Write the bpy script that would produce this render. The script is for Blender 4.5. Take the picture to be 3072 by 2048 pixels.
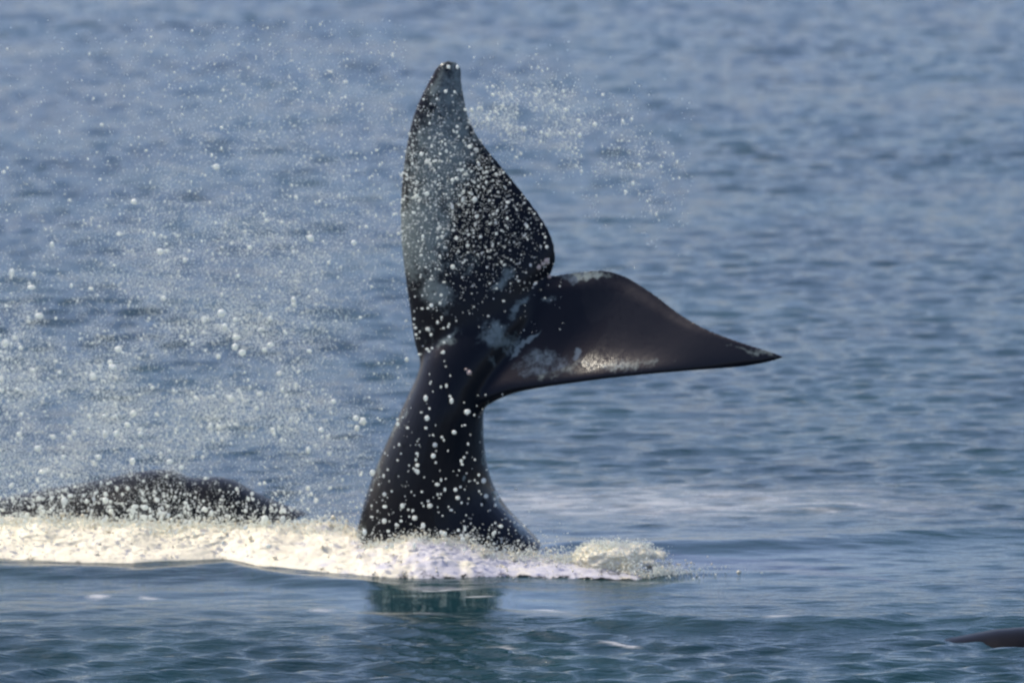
import bpy, math, random
import numpy as np
from mathutils import Vector

random.seed(7)
rng = np.random.default_rng(7)
for o in list(bpy.data.objects):
    bpy.data.objects.remove(o, do_unlink=True)
scene = bpy.context.scene
col = scene.collection

# ------------------------------------------------------------------ camera
PW, PH = 3072.0, 2048.0
HFOV = math.radians(9.0)
FPX = (PW / 2) / math.tan(HFOV / 2)
SLANT, DEP = 66.0, math.radians(11.0)           # camera to tail base, looking down
CAM = np.array([0.0, -SLANT * math.cos(DEP), SLANT * math.sin(DEP)])
PITCH = DEP - math.atan((1650 - PH / 2) / FPX)
cam_d = bpy.data.cameras.new('camera')
cam = bpy.data.objects.new('camera', cam_d)
col.objects.link(cam)
cam.location = CAM
cam.rotation_euler = (math.pi / 2 - PITCH, 0, 0)
cam_d.sensor_width = 36.0
cam_d.lens = 18.0 / math.tan(HFOV / 2)
cam_d.clip_start = 0.5
cam_d.clip_end = 20000
cam_d.dof.use_dof = True
cam_d.dof.focus_distance = SLANT - 6.0        # focus slightly missed, as in the slide
cam_d.dof.aperture_fstop = 1.25
scene.camera = cam
scene.cycles.filter_width = 2.2      # soft slide-film scan

# ------------------------------------------------------------------ light
SUN_EL = math.radians(56)
SUN_AZ = math.radians(-66)      # compass: 0 = straight ahead (+Y), negative = left
sun_dir = Vector((math.sin(SUN_AZ) * math.cos(SUN_EL), math.cos(SUN_AZ) * math.cos(SUN_EL), math.sin(SUN_EL)))
world = bpy.data.worlds.new('World')
scene.world = world
world.use_nodes = True
wn = world.node_tree
bg = wn.nodes['Background']
sky = wn.nodes.new('ShaderNodeTexSky')
sky.sky_type = 'NISHITA'
sky.sun_disc = False
sky.sun_elevation = SUN_EL
sky.sun_rotation = SUN_AZ
sky.air_density = 1.0
sky.dust_density = 2.3
sky.ozone_density = 4.0
bg.inputs['Strength'].default_value = 0.15
tint = wn.nodes.new('ShaderNodeMix')
tint.data_type = 'RGBA'; tint.blend_type = 'MULTIPLY'
tint.inputs[0].default_value = 1.0
tint.inputs[7].default_value = (1.07, 0.97, 1.04, 1)     # film stock: slightly warm daylight
wn.links.new(sky.outputs[0], tint.inputs[6])
wn.links.new(tint.outputs[2], bg.inputs['Color'])
sl = bpy.data.lights.new('sun', 'SUN')
sl.energy = 2.5
sl.angle = math.radians(0.53)
sl.color = (1.0, 0.92, 0.76)
sun = bpy.data.objects.new('sun', sl)
col.objects.link(sun)
sun.location = (-30, 14, 50)
sun.rotation_euler = sun_dir.to_track_quat('Z', 'Y').to_euler()

vs = scene.view_settings
vs.view_transform = 'Standard'
vs.look = 'None'
vs.exposure = 0.84
vs.gamma = 1.0
vs.use_curve_mapping = False

# ------------------------------------------------------------------ helpers
RIGHT = np.array([1.0, 0, 0])
FWD = np.array([0, math.cos(PITCH), -math.sin(PITCH)])
UP = np.array([0, math.sin(PITCH), math.cos(PITCH)])

def ray(px, py):
    return FWD + RIGHT * ((px - PW / 2) / FPX) + UP * ((PH / 2 - py) / FPX)

def at_y(px, py, Y):
    """world point on the measured sight line at world depth Y (photogrammetry of the outline)"""
    d = ray(px, py)
    return CAM + d * ((Y - CAM[1]) / d[1])

def at_z(px, py, Z=0.0):
    d = ray(px, py)
    return CAM + d * ((Z - CAM[2]) / d[2])

def pl(points, n):
    """resample a polyline to n points by arc length (columns: any)"""
    p = np.array(points, float)
    seg = np.r_[0, np.cumsum(np.linalg.norm(np.diff(p[:, :2], axis=0), axis=1))]
    t = np.linspace(0, seg[-1], n)
    return np.stack([np.interp(t, seg, p[:, k]) for k in range(p.shape[1])], 1)

def smooth_rows(p, it=2):
    p = p.copy()
    for _ in range(it):
        q = p.copy()
        q[1:-1] = 0.25 * p[:-2] + 0.5 * p[1:-1] + 0.25 * p[2:]
        p = q
    return p

def hash3(i, j, k):
    n = (i * 374761393 + j * 668265263 + k * 2147483647 + 1013904223) & 0xFFFFFFFF
    n = ((n ^ (n >> 13)) * 1274126177) & 0xFFFFFFFF
    n = ((n ^ (n >> 16)) * 2246822519) & 0xFFFFFFFF
    return ((n ^ (n >> 15)) & 0xFFFFFF) / float(0xFFFFFF)

def vnoise(x, y, z=0.0, f=1.0, seed=0):
    x = np.asarray(x, float) * f + seed * 17.3
    y = np.asarray(y, float) * f + seed * 9.1
    z = np.asarray(z, float) * f + np.zeros_like(x)
    xi, yi, zi = (np.floor(a).astype(np.int64) for a in (x, y, z))
    fx, fy, fz = x - xi, y - yi, z - zi
    fx, fy, fz = (a * a * (3 - 2 * a) for a in (fx, fy, fz))
    r = 0
    for a in (0, 1):
        for b in (0, 1):
            for c in (0, 1):
                w = (fx if a else 1 - fx) * (fy if b else 1 - fy) * (fz if c else 1 - fz)
                r = r + w * hash3(xi + a, yi + b, zi + c)
    return r * 2 - 1

def fbm(x, y, z=0.0, f=1.0, octv=4, seed=0, gain=0.5):
    r, a, s = 0, 1.0, 0
    for o in range(octv):
        r = r + a * vnoise(x, y, z, f * 2 ** o, seed + o)
        s += a
        a *= gain
    return r / s

def sstep(a, b, x):
    t = np.clip((x - a) / (b - a), 0, 1)
    return t * t * (3 - 2 * t)

def mesh_from(name, verts, faces, smooth=True):
    """numpy verts (n,3), faces (m,k) -> mesh"""
    verts = np.ascontiguousarray(verts, np.float32)
    faces = np.ascontiguousarray(faces, np.int32)
    m, k = faces.shape
    me = bpy.data.meshes.new(name)
    me.vertices.add(len(verts))
    me.vertices.foreach_set('co', verts.ravel())
    me.loops.add(m * k)
    me.loops.foreach_set('vertex_index', faces.ravel())
    me.polygons.add(m)
    me.polygons.foreach_set('loop_start', np.arange(0, m * k, k, dtype=np.int32))
    me.update(calc_edges=True)
    me.polygons.foreach_set('use_smooth', np.full(m, smooth, bool))
    me.validate()
    return me

def link(name, me, mat, label=None, cat=None, kind=None, group=None, parent=None):
    o = bpy.data.objects.new(name, me)
    col.objects.link(o)
    if mat:
        me.materials.append(mat)
    if label: o['label'] = label
    if cat: o['category'] = cat
    if kind: o['kind'] = kind
    if group: o['group'] = group
    if parent: o.parent = parent
    return o

def grid_faces(nu, nv, wrap=False):
    i = np.arange(nu - 1)[:, None]
    jn = nv if wrap else nv - 1
    j = np.arange(jn)[None, :]
    j2 = (j + 1) % nv
    a = i * nv + j
    b = i * nv + j2
    c = (i + 1) * nv + j2
    d = (i + 1) * nv + j
    return np.stack([a, b, c, d], -1).reshape(-1, 4)

def attr(me, name, values):
    a = me.attributes.new(name, 'FLOAT', 'POINT')
    a.data.foreach_set('value', np.ascontiguousarray(values, np.float32))

# ------------------------------------------------------------------ materials
def new_mat(name):
    m = bpy.data.materials.new(name)
    m.use_nodes = True
    return m, m.node_tree, m.node_tree.nodes['Principled BSDF']

def nd(nt, t, **kw):
    n = nt.nodes.new(t)
    for k, v in kw.items():
        if k in n.inputs:
            n.inputs[k].default_value = v
        else:
            setattr(n, k, v)
    return n

def mixrgb(nt, fac, a, b):
    n = nt.nodes.new('ShaderNodeMix')
    n.data_type = 'RGBA'
    for sock, v in ((n.inputs[0], fac), (n.inputs[6], a), (n.inputs[7], b)):
        if isinstance(v, bpy.types.NodeSocket):
            nt.links.new(v, sock)
        else:
            sock.default_value = v
    return n.outputs[2]

def ramp(nt, src, lo, hi):
    n = nd(nt, 'ShaderNodeMapRange')
    n.interpolation_type = 'SMOOTHSTEP'
    nt.links.new(src, n.inputs[0])
    n.inputs[1].default_value = lo
    n.inputs[2].default_value = hi
    return n.outputs[0]

def math_n(nt, op, a, b):
    n = nd(nt, 'ShaderNodeMath', operation=op)
    for s, v in zip(n.inputs, (a, b)):
        if isinstance(v, bpy.types.NodeSocket):
            nt.links.new(v, s)
        else:
            s.default_value = v
    return n.outputs[0]

# sea water
M_SEA, nt, p = new_mat('sea_water')
tc = nd(nt, 'ShaderNodeTexCoord')
mp = nd(nt, 'ShaderNodeMapping')
mp.inputs['Scale'].default_value = (0.42, 1.7, 1.0)
nt.links.new(tc.outputs['Object'], mp.inputs['Vector'])
n1 = nd(nt, 'ShaderNodeTexNoise', Scale=5.5, Detail=4.0, Roughness=0.55)
nt.links.new(mp.outputs[0], n1.inputs['Vector'])
calm = nd(nt, 'ShaderNodeAttribute', attribute_name='calm')
foam_a = nd(nt, 'ShaderNodeAttribute', attribute_name='foam')
bmp = nd(nt, 'ShaderNodeBump', Distance=0.05)
st = math_n(nt, 'MULTIPLY_ADD', calm.outputs['Fac'], -0.88)
st.node.inputs[2].default_value = 0.85
nt.links.new(st, bmp.inputs['Strength'])
nt.links.new(n1.outputs[0], bmp.inputs['Height'])
nt.links.new(bmp.outputs[0], p.inputs['Normal'])
n2 = nd(nt, 'ShaderNodeTexNoise', Scale=0.35, Detail=3.0)
nt.links.new(tc.outputs['Object'], n2.inputs['Vector'])
body = mixrgb(nt, ramp(nt, n2.outputs[0], 0.35, 0.65), (0.004, 0.022, 0.026, 1), (0.007, 0.032, 0.035, 1))
mp3 = nd(nt, 'ShaderNodeMapping')
mp3.inputs['Scale'].default_value = (0.45, 1.6, 1.0)
nt.links.new(tc.outputs['Object'], mp3.inputs['Vector'])
n3 = nd(nt, 'ShaderNodeTexNoise', Scale=3.5, Detail=7.0, Roughness=0.7)
nt.links.new(mp3.outputs[0], n3.inputs['Vector'])
fm = ramp(nt, math_n(nt, 'ADD', foam_a.outputs['Fac'], math_n(nt, 'MULTIPLY', math_n(nt, 'SUBTRACT', n3.outputs[0], 0.5), 1.0)), 0.20, 0.90)
cl = mixrgb(nt, fm, body, (0.50, 0.50, 0.47, 1))
nt.links.new(cl, p.inputs['Base Color'])
rg = math_n(nt, 'MULTIPLY_ADD', fm, 0.55)
rg.node.inputs[2].default_value = 0.10
nt.links.new(rg, p.inputs['Roughness'])
p.inputs['IOR'].default_value = 1.33

# foam
M_FOAM, nt, p = new_mat('white_foam')
tc = nd(nt, 'ShaderNodeTexCoord')
n1 = nd(nt, 'ShaderNodeTexNoise', Scale=22.0, Detail=5.0, Roughness=0.7)
nt.links.new(tc.outputs['Object'], n1.inputs['Vector'])
thin = nd(nt, 'ShaderNodeAttribute', attribute_name='thin')
n2 = nd(nt, 'ShaderNodeTexNoise', Scale=4.0, Detail=4.0, Roughness=0.6)
nt.links.new(tc.outputs['Object'], n2.inputs['Vector'])
holes = ramp(nt, math_n(nt, 'ADD', n2.outputs[0], math_n(nt, 'MULTIPLY', thin.outputs['Fac'], 0.35)), 0.62, 0.86)
nt.links.new(mixrgb(nt, holes, (0.66, 0.60, 0.43, 1), (0.40, 0.39, 0.40, 1)), p.inputs['Base Color'])
p.inputs['Roughness'].default_value = 0.55
p.inputs['Subsurface Weight'].default_value = 0.25
p.inputs['Subsurface Radius'].default_value = (0.06, 0.06, 0.06)
lace = nd(nt, 'ShaderNodeAttribute', attribute_name='lace')
n4 = nd(nt, 'ShaderNodeTexNoise', Scale=7.0, Detail=8.0, Roughness=0.72)
nt.links.new(tc.outputs['Object'], n4.inputs['Vector'])
al = ramp(nt, math_n(nt, 'SUBTRACT', math_n(nt, 'MULTIPLY_ADD', n4.outputs[0], 1.4), lace.outputs['Fac']), 0.10, 0.34)
al.node.inputs[0].links[0].from_node.inputs[0].links[0].from_node.inputs[2].default_value = 0.05
nt.links.new(al, p.inputs['Alpha'])
bmp = nd(nt, 'ShaderNodeBump', Strength=0.3, Distance=0.03)
nt.links.new(n1.outputs[0], bmp.inputs['Height'])
nt.links.new(bmp.outputs[0], p.inputs['Normal'])

# droplets: white aerated water, lets light through
M_DROP, nt, p = new_mat('spray_water')
out = nt.nodes['Material Output']
p.inputs['Base Color'].default_value = (0.88, 0.84, 0.75, 1)
p.inputs['Roughness'].default_value = 0.15
tr = nd(nt, 'ShaderNodeBsdfTranslucent')
tr.inputs['Color'].default_value = (0.82, 0.88, 0.83, 1)
mx = nd(nt, 'ShaderNodeMixShader')
mx.inputs[0].default_value = 0.62
nt.links.new(p.outputs[0], mx.inputs[1])
nt.links.new(tr.outputs[0], mx.inputs[2])
nt.links.new(mx.outputs[0], out.inputs['Surface'])

def skin(name, dark, pale, rough=0.22, spec=0.24):
    m, nt, p = new_mat(name)
    tc = nd(nt, 'ShaderNodeTexCoord')
    pat = nd(nt, 'ShaderNodeAttribute', attribute_name='patch')
    n1 = nd(nt, 'ShaderNodeTexNoise', Scale=9.0, Detail=8.0, Roughness=0.70)
    nt.links.new(tc.outputs['Object'], n1.inputs['Vector'])
    n2 = nd(nt, 'ShaderNodeTexNoise', Scale=32.0, Detail=6.0, Roughness=0.7)
    nt.links.new(tc.outputs['Object'], n2.inputs['Vector'])
    s = math_n(nt, 'ADD', pat.outputs['Fac'], math_n(nt, 'MULTIPLY', math_n(nt, 'SUBTRACT', n1.outputs[0], 0.5), 1.35))
    s = math_n(nt, 'ADD', s, math_n(nt, 'MULTIPLY', math_n(nt, 'SUBTRACT', n2.outputs[0], 0.5), 0.75))
    f = ramp(nt, s, 0.24, 0.80)
    nt.links.new(mixrgb(nt, f, dark, pale), p.inputs['Base Color'])
    p.inputs['Roughness'].default_value = rough
    p.inputs['IOR'].default_value = 1.34
    p.inputs['Specular IOR Level'].default_value = spec
    r = math_n(nt, 'MULTIPLY_ADD', n1.outputs[0], 0.16)
    r.node.inputs[2].default_value = rough - 0.16
    nt.links.new(r, p.inputs['Roughness'])
    bmp = nd(nt, 'ShaderNodeBump', Strength=0.25, Distance=0.01)
    nt.links.new(n1.outputs[0], bmp.inputs['Height'])
    nt.links.new(bmp.outputs[0], p.inputs['Normal'])
    return m
M_SKIN = skin('wet_black_skin', (0.005, 0.006, 0.0085, 1), (0.15, 0.18, 0.165, 1))
M_BACK = skin('dull_black_skin', (0.004, 0.0045, 0.006, 1), (0.07, 0.08, 0.08, 1), 0.42, 0.08)
M_BARN, nt, p = new_mat('barnacle_shell')
p.inputs['Base Color'].default_value = (0.55, 0.42, 0.33, 1)
p.inputs['Roughness'].default_value = 0.6

# ------------------------------------------------------------------ the sea
NW = 110
lam = np.exp(rng.normal(np.log(0.42), 0.52, NW))
wdir = -math.pi / 2 + rng.normal(0, 1.0, NW) * np.where(lam > 0.6, 0.30, 0.40) + 0.06
wk = 2 * np.pi / lam
slope = 0.155 * math.sqrt(2.0 / NW) * np.where(lam > 1.3, 0.5, 1.0)
lam = np.clip(lam, 0.24, 3.0); wk = 2 * np.pi / lam
amp = slope / wk
wph = rng.uniform(0, 2 * np.pi, NW)
SW = [  # local swells: centre line points (px,py on the water), height, half width m
    ([(-300, 1712), (0, 1706), (200, 1716), (420, 1724), (600, 1716), (680, 1712), (860, 1738), (1060, 1756), (1250, 1764)], 0.055, 0.30),
    ([(1560, 1640), (1720, 1632), (1900, 1640), (2150, 1636), (2330, 1622), (2560, 1612), (2800, 1600), (3300, 1590)], 0.055, 0.36),
    ([(1700, 1868), (1900, 1858), (2150, 1872), (2400, 1878), (2700, 1872), (3300, 1880)], 0.07, 0.30),
]
SWG = []
for pts_, h_, w_ in SW:
    g = np.array([at_z(a, b)[:2] for a, b in pts_])
    SWG.append((g[:, 0], g[:, 1], h_, w_))

def calm_at(x, y):
    c = 0.74 * np.exp(-((x - 0.6) / 5.5) ** 2 - ((y + 0.4) / 2.4) ** 2)
    c = np.maximum(c, 0.70 * np.exp(-((x + 3) / 4.5) ** 2 - ((y + 2.2) / 1.4) ** 2))
    c = np.maximum(c, 0.95 * np.exp(-((x + 0.6) / 1.8) ** 2 - ((y + 2.6) / 1.2) ** 2))
    edge = y + 3.5 + 0.35 * vnoise(x, y, 0, 0.8, 41)
    return np.clip(c * 1.15, 0, 0.95) * sstep(-0.9, 0.5, edge)

def waves(x, y, gerst=True):
    cm = calm_at(x, y)
    z = np.zeros_like(x); dx = np.zeros_like(x); dy = np.zeros_like(x)
    # gust streaks: patches of stronger and weaker ripple, drawn out across the wind
    gust = (1.0 + 0.55 * fbm(x * 0.35, y, 0, 0.22, 4, 5, 0.65)) * (1 + 0.8 * (1 - sstep(-5.0, -2.9, y)))
    wx = x + 0.35 * vnoise(x, y, 0, 0.30, 51); wy = y + 0.5 * vnoise(x, y, 0, 0.30, 52)
    for L, d, k, a, ph in zip(lam, wdir, wk, amp, wph):
        damp = (1 - cm * (0.92 if L < 1.2 else 0.70)) * gust
        arg = k * (math.cos(d) * wx + math.sin(d) * wy) + ph
        z += damp * a * np.cos(arg)
        if gerst:
            s = damp * a * np.sin(arg) * 0.35
            dx -= math.cos(d) * s
            dy -= math.sin(d) * s
    for gx, gy, h, w in SWG:
        c = np.interp(x, gx, gy)
        t = (y - c + 0.10 * vnoise(x, y, 0, 1.3, 3)) / w
        ends = sstep(gx[0] - 0.1, gx[0] + 0.7, x) * (1 - sstep(gx[-1] - 0.8, gx[-1], x))
        z += h * ends * np.exp(-np.where(t < 0, (t / 1.0) ** 2, (t / 0.8) ** 2)) * (1 + 0.4 * vnoise(x, y, 0, 0.9, 8))
    return z, dx, dy

def wz(x, y):
    return float(waves(np.array([float(x)]), np.array([float(y)]), False)[0][0])

xs = np.arange(-11.5, 11.51, 0.042)
ex = 11.5 + np.cumsum(0.08 * 1.22 ** np.arange(48)); ex = ex[ex < 6000]
xs = np.r_[-ex[::-1], xs, ex]
ys = [-9.0]
while ys[-1] < 62:
    ys.append(ys[-1] + 0.045 + 0.0016 * (ys[-1] + 9))
ys = np.array(ys)
ey = np.cumsum(0.2 * 1.22 ** np.arange(46)); ey = ey[ey < 6000]
ys = np.r_[-9.0 - ey[::-1], ys, ys[-1] + ey]
X, Y = np.meshgrid(xs, ys, indexing='ij')
Xf, Yf = X.ravel(), Y.ravel()
nearm = (np.abs(Xf) < 40) & (Yf > -40) & (Yf < 120)
Z = np.zeros_like(Xf); DX = np.zeros_like(Xf); DY = np.zeros_like(Xf)
z_, dx_, dy_ = waves(Xf[nearm], Yf[nearm])
fade = (1 - sstep(16, 40, np.abs(Xf[nearm]))) * (1 - sstep(80, 120, Yf[nearm])) * sstep(-40, -15, Yf[nearm])
Z[nearm] = z_ * fade; DX[nearm] = dx_ * fade; DY[nearm] = dy_ * fade
sea_me = mesh_from('sea', np.stack([Xf + DX, Yf + DY, Z], 1), grid_faces(len(xs), len(ys)))
attr(sea_me, 'calm', calm_at(Xf, Yf))
fo = 0.42 * np.exp(-((Xf + 2.6) / 3.2) ** 2 - ((Yf - 0.9) / 1.3) ** 2)
fo = np.maximum(fo, 0.45 * np.exp(-((Xf - 1.2) / 4.8) ** 2 - ((Yf - 2.6) / 1.7) ** 2))
fo = np.maximum(fo, 0.40 * np.exp(-((Xf - 1.6) / 1.3) ** 2 - ((Yf + 0.75) / 0.25) ** 2))
for fx, fy, fa, fb, fv in ((290, 1793, .22, .10, .95), (440, 1790, .25, .10, .75), (960, 1830, .22, .14, .7), (1500, 1936, .28, .09, .85), (1855, 1937, .34, .045, .9), (1985, 1948, .28, .05, .8),
                           (1640, 1830, .3, .08, .8), (2340, 1872, .3, .08, .8), (1330, 1768, .5, .06, .8), (1440, 1790, .3, .06, .7), (1985, 1745, .9, .10, .6), (2030, 1700, .2, .10, .9)):
    g_ = at_z(fx, fy)
    fo = np.maximum(fo, 0.72 * fv * np.exp(-((Xf - g_[0]) / (fa * .8)) ** 2 - ((Yf - g_[1] + 0.08 * vnoise(Xf, Yf, 0, 3, 61)) / (fb * 1.2)) ** 2))
attr(sea_me, 'foam', fo)
sea = link('sea', sea_me, M_SEA, kind='structure')
sea['label'] = 'rippled blue grey sea filling the whole view'

# ------------------------------------------------------------------ the tail
def loft_closed(rings):
    """list of (n,3) rings -> verts, tri/quads as a closed mesh (caps are fans)"""
    n = len(rings[0])
    v = np.concatenate(rings)
    f = grid_faces(len(rings), n, wrap=True).tolist()
    c0, c1 = len(v), len(v) + 1
    v = np.vstack([v, rings[0].mean(0), rings[-1].mean(0)])
    o = (len(rings) - 1) * n
    for j in range(n):
        f.append([c0, (j + 1) % n, j])
        f.append([c1, o + j, o + (j + 1) % n])
    return v, f

def lobe(lead, trail, thick, bend, ns=46, nc=30, blunt=0.0):
    """lead, trail: rows (px,py,Y) root -> tip; thick: half thickness root..tip"""
    L = smooth_rows(pl(lead, ns), 3)
    T = smooth_rows(pl(trail, ns), 3)
    L3 = np.array([at_y(*r) for r in L]); T3 = np.array([at_y(*r) for r in T])
    rings = []
    s = np.linspace(0, 1, ns)
    span = np.gradient(0.5 * (L3 + T3), axis=0)
    for i in range(ns):
        ch = T3[i] - L3[i]
        c = np.linalg.norm(ch)
        th = min(np.interp(s[i], *thick), 0.42 * c)
        t = (1 - np.cos(np.linspace(0, np.pi, nc))) / 2
        mid = L3[i] + ch * t[:, None]
        mid[:, 1] = bend(t, L3[i][1], T3[i][1], c)
        tan = np.gradient(mid, axis=0)
        nrm = np.cross(tan, span[i]); nrm /= np.linalg.norm(nrm, axis=1)[:, None]
        if nrm[:, 1].mean() > 0: nrm = -nrm           # towards the viewer side
        prof = 2.6 * (0.2969 * np.sqrt(t) - 0.126 * t - 0.3516 * t ** 2 + 0.2843 * t ** 3 - 0.1015 * t ** 4) / 0.26
        prof = np.maximum(prof * th, 0.022 * np.sin(np.pi * np.clip(t, 0.02, 0.98)) ** 0.3)
        up = mid + nrm * prof[:, None]
        lo = mid - nrm * prof[:, None]
        rings.append(np.concatenate([up, lo[::-1][1:-1]]))
    if blunt:
        last = rings[-1]; ctr = last.mean(0); sd = span[-1] / np.linalg.norm(span[-1])
        for a in np.radians((20, 40, 60, 75, 86)):
            rings.append(ctr + (last - ctr) * math.cos(a) + sd * blunt * math.sin(a))
    return loft_closed(rings)

up_lead = [(1380, 1190, .12), (1300, 1160, .14), (1262, 1110, .18), (1244, 1019, .22), (1230, 914, .26), (1218, 836, .30), (1205, 731, .34), (1202, 627, .38), (1208, 522, .42),
           (1221, 431, .46), (1241, 340, .52), (1270, 274, .58), (1300, 222, .64)]
up_trail = [(1630, 900, .40), (1650, 822, .40), (1668, 790, .40), (1670, 770, .40), (1667, 757, .40), (1659, 712, .42), (1626, 653, .45), (1567, 575, .48), (1502, 496, .50), (1437, 418, .52),
            (1404, 353, .55), (1386, 261, .60), (1384, 232, .62)]
rt_lead = [(1330, 1190, -.05), (1385, 1255, -.18), (1445, 1214, -.24), (1502, 1184, -.28), (1567, 1166, -.32), (1698, 1148, -.38), (1828, 1131, -.52), (1959, 1118, -.66),
           (2090, 1108, -.80), (2220, 1101, -.94), (2310, 1087, -1.06), (2346, 1073, -1.10)]
rt_trail = [(1540, 800, .36), (1640, 830, .36), (1680, 822, .36), (1737, 816, .34), (1809, 806, .28), (1878, 826, .18), (1962, 880, -.08), (2037, 940, -.34), (2116, 986, -.60),
            (2220, 1025, -.86), (2299, 1050, -1.02), (2350, 1068, -1.10)]
def bend_up(t, a, b, c):      # leading half turns away to the side, rest faces out
    return a + (b - a) * t - 0.13 * c * np.sin(np.pi * t ** 0.75) ** 1.2
def bend_rt(t, a, b, c):      # rounded shelf along the leading side, then a steep hollow face, lip at the trailing side
    return a + (b - a) * (0.88 * (1 - np.exp(-t / 0.22)) / (1 - math.exp(-1 / 0.22)) + 0.04 * t + 0.08 * sstep(0.82, 1.0, t))
parts = []
parts.append(lobe(up_lead, up_trail, ([0, .15, .4, .8, 1], [.15, .13, .10, .05, .03]), bend_up, blunt=0.16))
parts.append(lobe(rt_lead, rt_trail, ([0, .12, .35, .7, 1], [.20, .18, .11, .06, .02]), bend_rt))

# tail stock: sections measured left/right per height, broad near face and a flank turning away
stock = [  # left px,py  right px,py  Y, half depth
    ((900, 2060), (1840, 2060), .10, .75), ((985, 1840), (1760, 1840), .05, .68), ((1040, 1720), (1670, 1720), .02, .62), ((1064, 1632), (1628, 1640), .0, .56), ((1074, 1580), (1572, 1585), 0, .53),
    ((1086, 1530), (1516, 1535), 0, .50), ((1112, 1445), (1474, 1455), -.02, .45), ((1143, 1368), (1456, 1380), -.03, .41), ((1182, 1282), (1450, 1300), -.04, .37),
    ((1218, 1202), (1452, 1232), -.05, .33), ((1252, 1128), (1455, 1195), -.04, .29), ((1268, 1062), (1490, 1150), -.01, .26), ((1335, 985), (1530, 1080), .06, .23),
    ((1450, 915), (1580, 990), .18, .18), ((1535, 850), (1628, 915), .30, .12), ((1600, 815), (1650, 850), .38, .07)]
rings = []
S = np.array([[a[0], a[1], b[0], b[1], y, d] for a, b, y, d in stock], float)
S = smooth_rows(pl(S, 60), 3)
ang = np.linspace(0, 2 * np.pi, 40, endpoint=False)
for a0, a1, b0, b1, yy, dd in S:
    A = at_y(a0, a1, yy); B = at_y(b0, b1, yy)
    ctr, hw = 0.5 * (A + B), 0.5 * (B - A)
    cx, sy = np.cos(ang), np.sin(ang)
    e = 0.86
    cxx = np.sign(cx) * np.abs(cx) ** e; syy = np.sign(sy) * np.abs(sy) ** e
    depth = syy * dd + 0.38 * dd * cxx ** 2       # edges swept rearward: near face broad
    rings.append(ctr + cxx[:, None] * hw + np.outer(depth, [0, 1, 0]))
parts.append(loft_closed(rings))

allv, allf, off = [], [], 0
for v, f in parts:
    allv.append(v); allf += [[i + off for i in q] for q in f]; off += len(v)
tmp_me = bpy.data.meshes.new('tmp')
tmp_me.from_pydata(np.concatenate(allv).tolist(), [], allf)
import bmesh
bm = bmesh.new(); bm.from_mesh(tmp_me)
# each shell must face outwards before the voxel union
bmesh.ops.recalc_face_normals(bm, faces=bm.faces)
bm.to_mesh(tmp_me); bm.free()
tmp = bpy.data.objects.new('tmp', tmp_me); col.objects.link(tmp)
md = tmp.modifiers.new('r', 'REMESH'); md.mode = 'VOXEL'; md.voxel_size = 0.0115; md.use_smooth_shade = True
md2 = tmp.modifiers.new('s', 'SMOOTH'); md2.factor = 0.5; md2.iterations = 12
dg = bpy.context.evaluated_depsgraph_get(); dg.update()
tail_me = bpy.data.meshes.new_from_object(tmp.evaluated_get(dg))
bpy.data.objects.remove(tmp, do_unlink=True)
tail_me.name = 'whale_tail'
nv = len(tail_me.vertices)
co = np.empty(nv * 3, np.float32); tail_me.vertices.foreach_get('co', co); co = co.reshape(-1, 3).astype(float)
ed = np.empty(len(tail_me.edges) * 2, np.int32); tail_me.edges.foreach_get('vertices', ed); ed = ed.reshape(-1, 2)
jw = np.zeros(nv)          # blend the lobes softly into the stock
for jx, jy, jyy, jr in ((1448, 1215, -.12, .30), (1258, 1125, 0, .26), (1440, 1020, .0, .38), (1540, 930, .1, .30), (1530, 1050, .0, .36), (1480, 1120, -.2, .30)):
    d2 = ((co - at_y(jx, jy, jyy)) ** 2).sum(1)
    jw = np.maximum(jw, np.exp(-(d2 / jr ** 2) ** 2))
jm = np.where(jw > 0.01)[0]
ej = ed[(jw[ed[:, 0]] > 0.01) | (jw[ed[:, 1]] > 0.01)]
us, inv = np.unique(ej.ravel(), return_inverse=True)
ej = inv.reshape(-1, 2); sub = co[us]; sw = np.where(jw[us] > 0.01, jw[us], 0)[:, None]; nu = len(us)
deg = np.maximum(np.bincount(ej.ravel(), minlength=nu), 1)[:, None]
for _ in range(170):
    acc = np.stack([np.bincount(ej[:, 0], sub[ej[:, 1], k], nu) + np.bincount(ej[:, 1], sub[ej[:, 0], k], nu) for k in range(3)], 1)
    sub = sub + 0.6 * sw * (acc / deg - sub)
co[us] = sub
tail_me.vertices.foreach_set('co', co.astype(np.float32).ravel())
tail_me.update()
tail_me.polygons.foreach_set('use_smooth', np.ones(len(tail_me.polygons), bool))

def proj(c):
    d = c - CAM
    w = d @ FWD
    return PW / 2 + FPX * (d @ RIGHT) / w, PH / 2 - FPX * (d @ UP) / w

# skin tone on the near face: scars, mottling, painted sunlight, sheen and rim light
U, V = proj(co)
pat = np.full(nv, -0.30)
UW = U + 26 * fbm(U / 100, V / 100, 0, 2.6, 4, 81, 0.6); VW = V + 26 * fbm(U / 100, V / 100, 0, 2.6, 4, 91, 0.6)
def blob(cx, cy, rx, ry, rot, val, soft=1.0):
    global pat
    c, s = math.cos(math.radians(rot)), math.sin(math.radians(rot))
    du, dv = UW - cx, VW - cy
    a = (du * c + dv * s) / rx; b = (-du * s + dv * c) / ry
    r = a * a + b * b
    pat = np.maximum(pat, -0.30 + (val + 0.30) * np.exp(-r ** soft))
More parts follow.
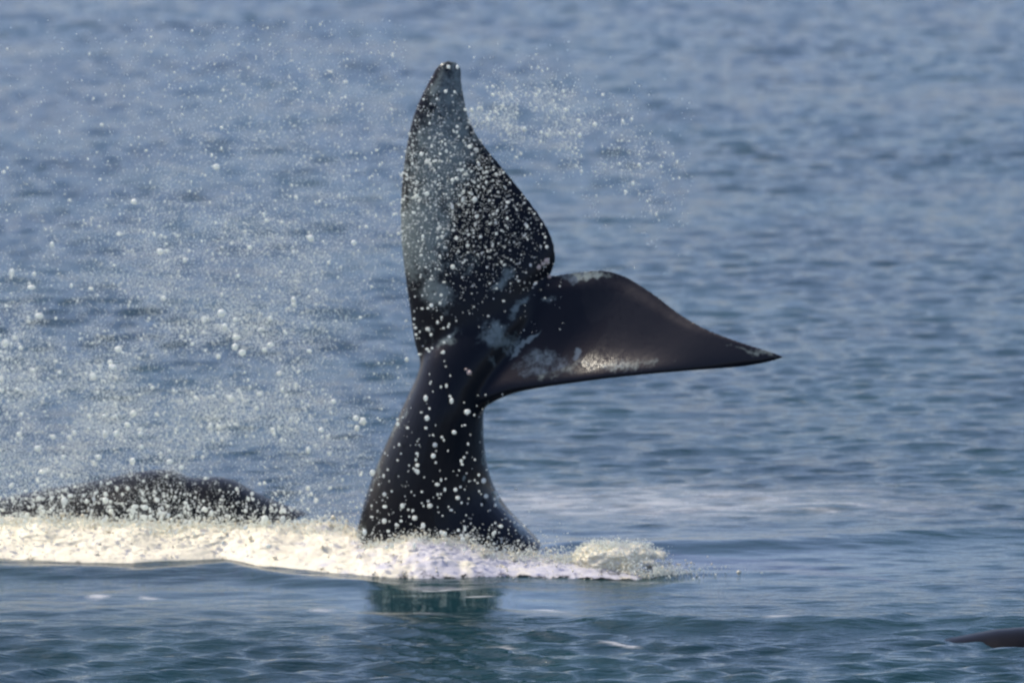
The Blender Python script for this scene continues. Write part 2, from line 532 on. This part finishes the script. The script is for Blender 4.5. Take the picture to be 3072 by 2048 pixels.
# upper lobe: mottling with sunlight painted in, strongest along leading side and tip
blob(1265, 690, 120, 200, 8, 0.80, 1.4); blob(1330, 470, 140, 260, 12, 0.74, 1.4); blob(1345, 280, 80, 140, 8, 0.64, 1.4)
blob(1310, 880, 85, 65, 40, 0.80); blob(1290, 1000, 35, 90, -20, 0.30); blob(1400, 790, 110, 60, -30, 0.40)
# scars round the root of the lobes, and wet sheen painted as pale blobs
blob(1512, 846, 62, 22, -38, 0.75, 1.3); blob(1560, 915, 62, 26, -32, 0.75, 1.3); blob(1485, 1000, 62, 62, 0, 0.80); blob(1530, 1030, 70, 40, 10, 0.62); blob(1620, 1085, 110, 45, -8, 0.62)
blob(1350, 1020, 95, 22, -42, 0.60); blob(1520, 810, 30, 22, -30, 0.6, 2); blob(1578, 1035, 72, 9, -33, 0.85, 2); blob(1645, 895, 26, 14, -20, 0.5, 2)
blob(1725, 1060, 14, 22, 30, 1.0, 2); blob(1460, 1075, 30, 30, 0, 0.4)
# sunlight painted pale along the right lobe's leading side and its trailing lip
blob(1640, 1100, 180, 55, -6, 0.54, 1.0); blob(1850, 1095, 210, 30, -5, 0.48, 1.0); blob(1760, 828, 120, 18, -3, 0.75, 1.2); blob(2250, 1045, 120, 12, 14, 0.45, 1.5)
blob(1496, 1495, 18, 80, -28, 0.62); blob(1570, 1590, 26, 100, -42, 0.68); blob(1462, 1380, 12, 80, -4, 0.5); blob(1082, 1590, 14, 90, 12, 0.55); blob(1128, 1420, 14, 110, 20, 0.50); blob(1195, 1262, 16, 90, 26, 0.55); blob(1390, 1430, 10, 18, 10, 0.8, 2); blob(1460, 1260, 18, 80, 0, 0.5)  # stock edges: rim light and sky reflection painted pale, plus one small spot
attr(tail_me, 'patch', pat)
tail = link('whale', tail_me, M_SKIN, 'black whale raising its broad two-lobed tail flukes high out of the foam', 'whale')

def ico(sub):
    bm = bmesh.new(); bmesh.ops.create_icosphere(bm, subdivisions=sub, radius=1)
    v = np.array([x.co[:] for x in bm.verts]); f = np.array([[q.index for q in t.verts] for t in bm.faces]); bm.free()
    return v, f
ICO1, ICO2, ICO3 = ico(1), ico(2), ico(3)
OCT = (np.array([[1, 0, 0], [-1, 0, 0], [0, 1, 0], [0, -1, 0], [0, 0, 1], [0, 0, -1]], float),
       np.array([[0, 2, 4], [2, 1, 4], [1, 3, 4], [3, 0, 4], [2, 0, 5], [1, 2, 5], [3, 1, 5], [0, 3, 5]]))

# barnacles sitting on the skin (nearest surface point on the sight line)
from mathutils.bvhtree import BVHTree
bvh = BVHTree.FromPolygons([tuple(c) for c in co], [tuple(q.vertices) for q in tail_me.polygons])
def on_skin(px, py):
    d = Vector(ray(px, py)).normalized()
    return bvh.ray_cast(Vector(CAM), d)
for px, py, r in ((1640, 785, .034), (1628, 792, .022), (1617, 802, .026), (1408, 1118, .028), (1398, 1108, .014), (1648, 830, .02)):
    h = on_skin(px, py)
    if h[0] is None: continue
    v, f = ICO2
    q = v * np.array([r, r, r * 0.7]) * (1 + 0.18 * rng.normal(size=(len(v), 1)))
    me = mesh_from('barnacle', q, f)
    o = link('barnacle', me, M_BARN, parent=tail)
    o.location = h[0]
    o.rotation_euler = h[1].to_track_quat('Z', 'Y').to_euler()

# ------------------------------------------------------------------ other whales at the surface
def back_whale(name, crest, Y0, half, label, left_ext, right_ext, deep=-0.9, pig=-0.05):
    """crest: px outline of the back; lofted round body that goes on under water"""
    c = np.array([at_y(a, b, Y0) for a, b in crest])
    c = np.vstack([[c[0, 0] - left_ext[0], Y0, left_ext[1]], c, [c[-1, 0] + right_ext[0], Y0, right_ext[1]]])
    xs_ = np.linspace(c[0, 0], c[-1, 0], 110)
    zt = np.interp(xs_, c[:, 0], c[:, 2])
    for _ in range(2): zt[1:-1] = .25 * zt[:-2] + .5 * zt[1:-1] + .25 * zt[2:]
    an = np.linspace(0, 2 * np.pi, 40, endpoint=False)
    rings = []
    for i, (x, z) in enumerate(zip(xs_, zt)):
        t = i / 109
        e = math.sqrt(max(0.02, 1 - (2 * t - 1) ** 6))
        zb = deep * e
        mid, hh = 0.5 * (z + zb), 0.5 * (z - zb)
        yy = np.cos(an) * half * e; zz = np.sin(an)
        zz = np.sign(zz) * np.abs(zz) ** 1.15
        rings.append(np.stack([np.full(40, x), Y0 + yy, mid + hh * zz], 1))
    v, f = loft_closed(rings)
    v[:, 1] += 0.02 * vnoise(v[:, 0], v[:, 2], 0, 3, 2)
    me = bpy.data.meshes.new(name); me.from_pydata(v.tolist(), [], f)
    me.polygons.foreach_set('use_smooth', np.ones(len(me.polygons), bool))
    bm = bmesh.new(); bm.from_mesh(me); bmesh.ops.recalc_face_normals(bm, faces=bm.faces); bm.to_mesh(me); bm.free()
    attr(me, 'patch', np.full(len(v), pig))
    return link(name, me, M_BACK, label, 'whale')

back_whale('whale', [(-60, 1512), (0, 1498), (150, 1468), (300, 1442), (400, 1418), (480, 1410), (530, 1416), (560, 1438), (590, 1438), (650, 1432), (705, 1444), (760, 1478), (830, 1508), (900, 1538), (1000, 1550), (1080, 1558)],
           2.0, 0.75, 'dark grey whale back humped low behind white foam and flying spray', (1.2, -0.5), (0.6, -0.15), pig=0.30)
g = at_z(2960, 1916)
back_whale('whale', [(2845, 1916), (2900, 1907), (2945, 1899), (2990, 1890), (3050, 1884), (3140, 1880)],
           float(g[1]), 0.42, 'low black hump barely breaking the open rippled water, no foam around it', (0.30, -0.08), (0.8, -0.3), -0.5, -0.8)

# ------------------------------------------------------------------ foam
def foam_ridge(name, front, top, label, hgt, seed, lumps=1.0, back=0.6, nx=520, nvv=110):
    """front: px line where foam meets the water; top: px line of its crest"""
    xs_px = np.linspace(front[0][0], front[-1][0], nx)
    fy = np.interp(xs_px, *np.array(front, float).T); ty = np.interp(xs_px, *np.array(top, float).T)
    hg = np.interp(xs_px, *np.array(hgt, float).T)
    F = np.array([at_z(a, b) for a, b in zip(xs_px, fy)])
    Tt = np.array([at_z(a, b, h) for a, b, h in zip(xs_px, ty, hg)])
    Tt[:, 1] = np.maximum(Tt[:, 1], F[:, 1] + 0.12)
    v = np.linspace(-0.06, 1, nvv)
    V_, Fx = np.meshgrid(v, F[:, 0])
    depth = (Tt[:, 1] - F[:, 1])[:, None]
    fr = 0.62
    yy = np.where(V_ < fr, F[:, 1][:, None] + depth * V_ / fr, F[:, 1][:, None] + depth + back * (V_ - fr) / (1 - fr))
    prof = np.where(V_ < fr, np.sin(np.clip(V_ / fr, -0.2, 1) * np.pi / 2), np.cos(np.clip((V_ - fr) / (1 - fr), 0, 1) * np.pi / 2 * 1.15))
    base = hg[:, None] * np.sign(prof) * np.abs(prof) ** 0.75
    X_ = Fx.copy()
    b1 = np.abs(fbm(X_, yy, base * 2, 1.6, 2, seed)); b2 = fbm(X_ + 0.1 * vnoise(X_, yy, 0, 6, 71), yy * 1.4, base * 2, 3.2, 4, seed + 5, 0.6) * 1.6; b3 = np.abs(vnoise(X_, yy, base * 4, 12, seed + 9)) - 0.4
    z = base * (0.88 + 0.5 * b1) + lumps * np.clip(base / 0.12, 0, 1) * (0.05 * b2 + 0.012 * b3)
    yy = yy + lumps * 0.06 * fbm(X_, z * 3, 0, 4, 3, seed + 3) * np.clip(V_ * 6, 0.3, 1)
    end = np.minimum(sstep(0, 0.03, (X_ - X_.min()) / np.ptp(X_)), 1 - sstep(0.97, 1, (X_ - X_.min()) / np.ptp(X_)))
    wzz = waves(X_.ravel(), yy.ravel(), False)[0].reshape(X_.shape)
    z = z * end + wzz * 0.7 - 0.03 * (1 - end) - 0.006
    P = np.stack([X_, yy, z], -1).reshape(-1, 3)
    me = mesh_from(name, P, grid_faces(nx, nvv))
    thin_ = sstep(600, 1500, np.broadcast_to(xs_px[:, None], X_.shape)).ravel()
    attr(me, 'thin', thin_)
    lace_ = 0.40 * (1 - sstep(-0.02, 0.16, V_)) + 0.55 * sstep(0.50, 0.85, V_) + 0.14 * thin_.reshape(V_.shape) + 0.25 * sstep(1450, 1900, np.broadcast_to(xs_px[:, None], X_.shape))
    attr(me, 'lace', np.clip(lace_, 0, 1).ravel())
    o = link(name, me, M_FOAM, label, 'foam', 'stuff')
    return P.reshape(nx, nvv, 3)

f_front = [(-220, 1672), (0, 1672), (200, 1684), (400, 1690), (560, 1682), (660, 1676), (800, 1698), (1000, 1718), (1150, 1733), (1300, 1736), (1500, 1728), (1700, 1736), (1850, 1740), (1960, 1738)]
f_top = [(-220, 1550), (0, 1560), (200, 1560), (400, 1570), (600, 1568), (800, 1575), (980, 1574), (1050, 1584), (1085, 1634), (1200, 1612), (1290, 1604), (1380, 1616), (1450, 1648), (1560, 1668), (1640, 1674), (1750, 1684), (1960, 1722)]
f_h = [(-220, .26), (0, .24), (600, .22), (1000, .20), (1085, .17), (1290, .27), (1400, .22), (1500, .11), (1700, .08), (1960, .04)]
FP = foam_ridge('foam', f_front, f_top, 'thick creamy white foam churned up along the base of the raised tail', f_h, 3)

# domed splash right of the tail
def dome():
    c = at_z(1838, 1722)
    u = np.linspace(0, 2 * np.pi, 150, endpoint=False); w = np.linspace(0, np.pi / 2 * 1.05, 60)
    W_, U_ = np.meshgrid(w, u, indexing='ij')
    r = 1 + 0.34 * fbm(np.cos(U_) * np.sin(W_), np.sin(U_) * np.sin(W_), np.cos(W_), 3.2, 4, 31) + 0.02 * (1 - 2 * np.abs(vnoise(np.cos(U_) * np.sin(W_), np.sin(U_) * np.sin(W_), np.cos(W_), 12, 4)))
    x = c[0] + 0.43 * r * np.sin(W_) * np.cos(U_) + 0.10 * np.sin(W_) * np.maximum(np.cos(U_), 0)
    y = c[1] + 0.30 + 0.34 * r * np.sin(W_) * np.sin(U_)
    z = 0.25 * r * np.cos(W_) ** 0.8 * (1 - 0.25 * np.maximum(np.cos(U_) * np.sin(W_), 0)) if False else 0.235 * r * np.abs(np.cos(W_)) ** 0.8 * np.sign(np.cos(W_))
    me = mesh_from('splash', np.stack([x, y, z], -1).reshape(-1, 3), grid_faces(60, 150, wrap=True))
    attr(me, 'thin', np.full(60 * 150, 0.2))
    attr(me, 'lace', (0.12 + 0.45 * sstep(0.6, 1.5, W_) * sstep(-0.3, 0.8, np.cos(U_)) + 0.12 * sstep(0.9, 1.5, W_)).ravel())
    link('splash', me, M_FOAM, 'rounded dome of white splash bulging from smooth water beside the tail', 'splash', 'stuff')
    return np.stack([x, y, z], -1).reshape(-1, 3)
DP = dome()

# ------------------------------------------------------------------ spray
def drops(name, pts, rad, label, shape, aspect=None, cat='spray'):
    v, f = shape
    n = len(pts)
    sc = rad[:, None, None] * np.ones((n, 1, 3))
    if aspect is not None:
        sc = sc * aspect[:, None, :]
    jit = 1 + (0.03 if len(v) > 20 else 0.0) * rng.normal(size=(n, len(v), 1))
    P = pts[:, None, :] + v[None] * sc * jit
    F = f[None] + (np.arange(n) * len(v))[:, None, None]
    return P.reshape(-1, 3), F.reshape(-1, 3)

def spray(name, groups, label):
    vv, ff, off = [], [], 0
    for pts, rad, shape in groups:
        pts = np.asarray(pts); rad = np.asarray(rad)
        asp = np.exp(rng.normal(0, 0.18, (len(pts), 3)))
        P, F = drops(name, pts, rad, label, shape, asp)
        vv.append(P); ff.append(F + off); off += len(P)
    me = mesh_from(name, np.concatenate(vv), np.concatenate(ff))
    return link(name, me, M_DROP, label, 'spray', 'stuff')

def cloud(n, fn, ylo, yhi):
    """sample n points: fn(px,py) density 0..1 (rejection)"""
    out_ = []
    while len(out_) < n:
        k = 4000
        px = rng.uniform(-150, 2300, k); py = rng.uniform(60, 1640, k)
        keep = rng.uniform(size=k) < fn(px, py)
        px, py = px[keep], py[keep]
        yy = rng.uniform(ylo, yhi, len(px))
        for a, b, c in zip(px, py, yy):
            q = at_y(a, b, c)
            if q[2] > 0.05: out_.append(q)
    return np.array(out_[:n])

def d_left(px, py):
    # plume thrown up left of the tail: dense low and left, thinning upward
    mid = 1120 - 0.22 * (px - 300)
    d = np.exp(-((py - mid - 120) / 430) ** 2) * np.exp(-(np.maximum(px - 620, 0) / 420) ** 2)
    cl = 0.55 + 0.9 * np.clip(fbm(px / 100, py / 100, 0, 0.7, 3, 2), -0.5, 0.6)
    return np.clip(d * cl, 0, 1) * (px < 1230)
def d_top(px, py):
    d = 0.5 * np.exp(-((py - 420) / 330) ** 2) * np.exp(-((px - 900) / 520) ** 2)
    return np.clip(d, 0, 1) * (px < 1220)
def d_plume(px, py):
    # spray shed from the upper lobe's trailing side
    t = (px - 1400) / 600
    c = 290 + 230 * t + 30 * np.sin(px / 70)
    d = np.exp(-((py - c) / (75 + 75 * t)) ** 2) * np.clip(1.25 - t, 0, 1) ** 1.3 * (px > 1405) * (px < 2080)
    return np.clip(d * (0.5 + 1.2 * np.clip(fbm(px / 100, py / 100, 0, 1.6, 3, 12), -0.4, 0.6)), 0, 1)
def d_lowback(px, py):
    d = np.exp(-(np.maximum(1560 - py, 0) / 75) ** 2) * np.exp(-(np.maximum(px - 500, 0) / 380) ** 2)
    return np.clip(d * (py < 1600) * (0.6 + fbm(px / 100, py / 100, 0, 2.2, 3, 22)), 0, 1)

def lrad(n, med, sig, hi):
    return np.minimum(med * np.exp(rng.normal(0, sig, n)), hi)

spray('spray', [(cloud(420, d_left, -1.5, 3.0), lrad(420, .017, .45, .034), ICO2),
                (cloud(2400, d_left, -1.5, 3.5), lrad(2400, .0085, .3, .02), ICO1),
                (cloud(70000, d_left, -1.0, 4.0), lrad(70000, .0041, .25, .008), OCT),
                (cloud(900, d_top, -1.0, 3.0), lrad(900, .0075, .35, .018), ICO1),
                (cloud(5000, d_top, -1.0, 3.0), lrad(5000, .0038, .25, .007), OCT),
                (cloud(120, d_lowback, -0.3, 1.1), lrad(120, .020, .35, .05), ICO2),
                (cloud(1000, d_lowback, -0.3, 1.1), lrad(1000, .010, .35, .022), ICO1)],
      'cloud of pale water droplets flung up left of the tail above the foam')
spray('spray', [(cloud(80, d_plume, .2, 1.2), lrad(80, .013, .3, .026), ICO2),
                (cloud(420, d_plume, .2, 1.2), lrad(420, .0075, .3, .014), ICO1),
                (cloud(3800, d_plume, .2, 1.2), lrad(3800, .0042, .25, .008), OCT)],
      'thin streaming spray shed from the trailing edge of the upright tail lobe')

# fine mist torn off the foam crest and the domed splash
nm = 9000
mist_ = FP[rng.integers(0, FP.shape[0], nm), rng.integers(int(FP.shape[1] * .48), int(FP.shape[1] * .70), nm)]
gap = 0.35 + 0.65 * sstep(-0.1, 0.5, fbm(mist_[:, 0], mist_[:, 0] * 0, 0, 2.5, 3, 33))
mist_ = mist_ + np.stack([rng.normal(0, .02, nm), rng.normal(0, .05, nm), rng.exponential(.07, nm) * gap], 1)
dsel = DP[rng.integers(0, len(DP), 3000)]
dsel = dsel + np.stack([np.abs(rng.normal(0, .05, 3000)) * np.sign(rng.normal(.4, 1, 3000)), rng.normal(0, .03, 3000), np.abs(rng.normal(0, .025, 3000))], 1)
dtail = at_z(1960, 1726) + np.stack([rng.exponential(.13, 900), .1 + rng.normal(0, .1, 900), np.abs(rng.normal(.02, .03, 900))], 1)
mist_ = np.concatenate([mist_, dsel, dtail]); mist_ = mist_[mist_[:, 2] > 0.0]
spray('spray', [(mist_, lrad(len(mist_), .0062, .35, .014), OCT)], 'fine white mist hugging the top of the foam and the domed splash')

# droplets just in front of the tail
def front_pts(n, fn, box):
    o = []
    while len(o) < n:
        px, py = rng.uniform(box[0], box[2]), rng.uniform(box[1], box[3])
        if rng.uniform() < fn(px, py):
            h = on_skin(px, py)
            if h[0] is not None:
                q = np.array(h[0]); d = CAM - q; d /= np.linalg.norm(d)
                o.append(q + d * rng.uniform(.05, .7))
    return np.array(o)
fu = lambda x, y: min(1, max(0, math.exp(-((y - 560) / 230) ** 2) * math.exp(-(max(x - (1310 + (y - 300) * .35), 0) / 170) ** 2)))
fp = lambda x, y: min(1, 0.25 + max(0, (y - 1150) / 500))
fr_ = lambda x, y: math.exp(-((x - 1280) / 70) ** 2 - ((y - 980) / 150) ** 2)
spray('spray', [(front_pts(150, fu, (1190, 180, 1700, 1000)), lrad(150, .013, .3, .025), ICO2),
                (front_pts(650, fu, (1190, 180, 1700, 1000)), lrad(650, .0075, .3, .014), ICO1),
                (front_pts(2600, fu, (1190, 180, 1700, 1000)), lrad(2600, .0042, .25, .008), OCT),
                (front_pts(45, fr_, (1190, 800, 1400, 1180)), lrad(45, .012, .3, .024), ICO2),
                (front_pts(95, fp, (1060, 1150, 1640, 1650)), lrad(95, .0155, .3, .026), ICO2),
                (front_pts(160, fp, (1060, 1150, 1640, 1650)), lrad(160, .008, .3, .014), ICO1)],
      'scattered round droplets falling close in front of the black tail')

# froth on the foam: small clots lying on its surface and thrown just above it
idx = rng.integers(0, FP.shape[0], 350); jdx = rng.integers(8, int(FP.shape[1] * .8), 350)
fpnt = FP[idx, jdx]
fpnt = fpnt[(fpnt[:, 2] > 0.02)]
lift = np.abs(rng.normal(0, .012, len(fpnt)))
fpnt = fpnt + np.stack([rng.normal(0, .01, len(fpnt)), rng.normal(0, .01, len(fpnt)), lift - .004], 1)
P1, F1 = drops('froth', fpnt, lrad(len(fpnt), .009, .4, .022), '', ICO1, np.exp(rng.normal(0, .25, (len(fpnt), 3))))
crest = FP[rng.integers(0, FP.shape[0], 900), rng.integers(int(FP.shape[1] * .55), int(FP.shape[1] * .68), 900)]
crest = crest + np.stack([rng.normal(0, .03, 900), rng.normal(0, .05, 900), np.abs(rng.normal(0, .045, 900))], 1)
P2, F2 = drops('froth', crest, lrad(900, .009, .4, .022), '', ICO1, np.exp(rng.normal(0, .25, (900, 3))))
dc = at_z(1838, 1722)
dp = dc + np.stack([rng.normal(.05, .38, 160), .2 + rng.normal(0, .2, 160), np.abs(rng.normal(.0, .05, 160))], 1)
P3, F3 = drops('froth', dp, lrad(160, .010, .4, .024), '', ICO1, np.exp(rng.normal(0, .25, (160, 3))))
vv = np.concatenate([P1, P2, P3]); ff = np.concatenate([F1, F2 + len(P1), F3 + len(P1) + len(P2)])
me = mesh_from('froth', vv, ff)
attr(me, 'thin', np.zeros(len(vv)))
attr(me, 'lace', np.full(len(vv), -1.0))
link('froth', me, M_FOAM, 'white bubbly froth clots scattered over the foam and splash', 'froth', 'stuff')
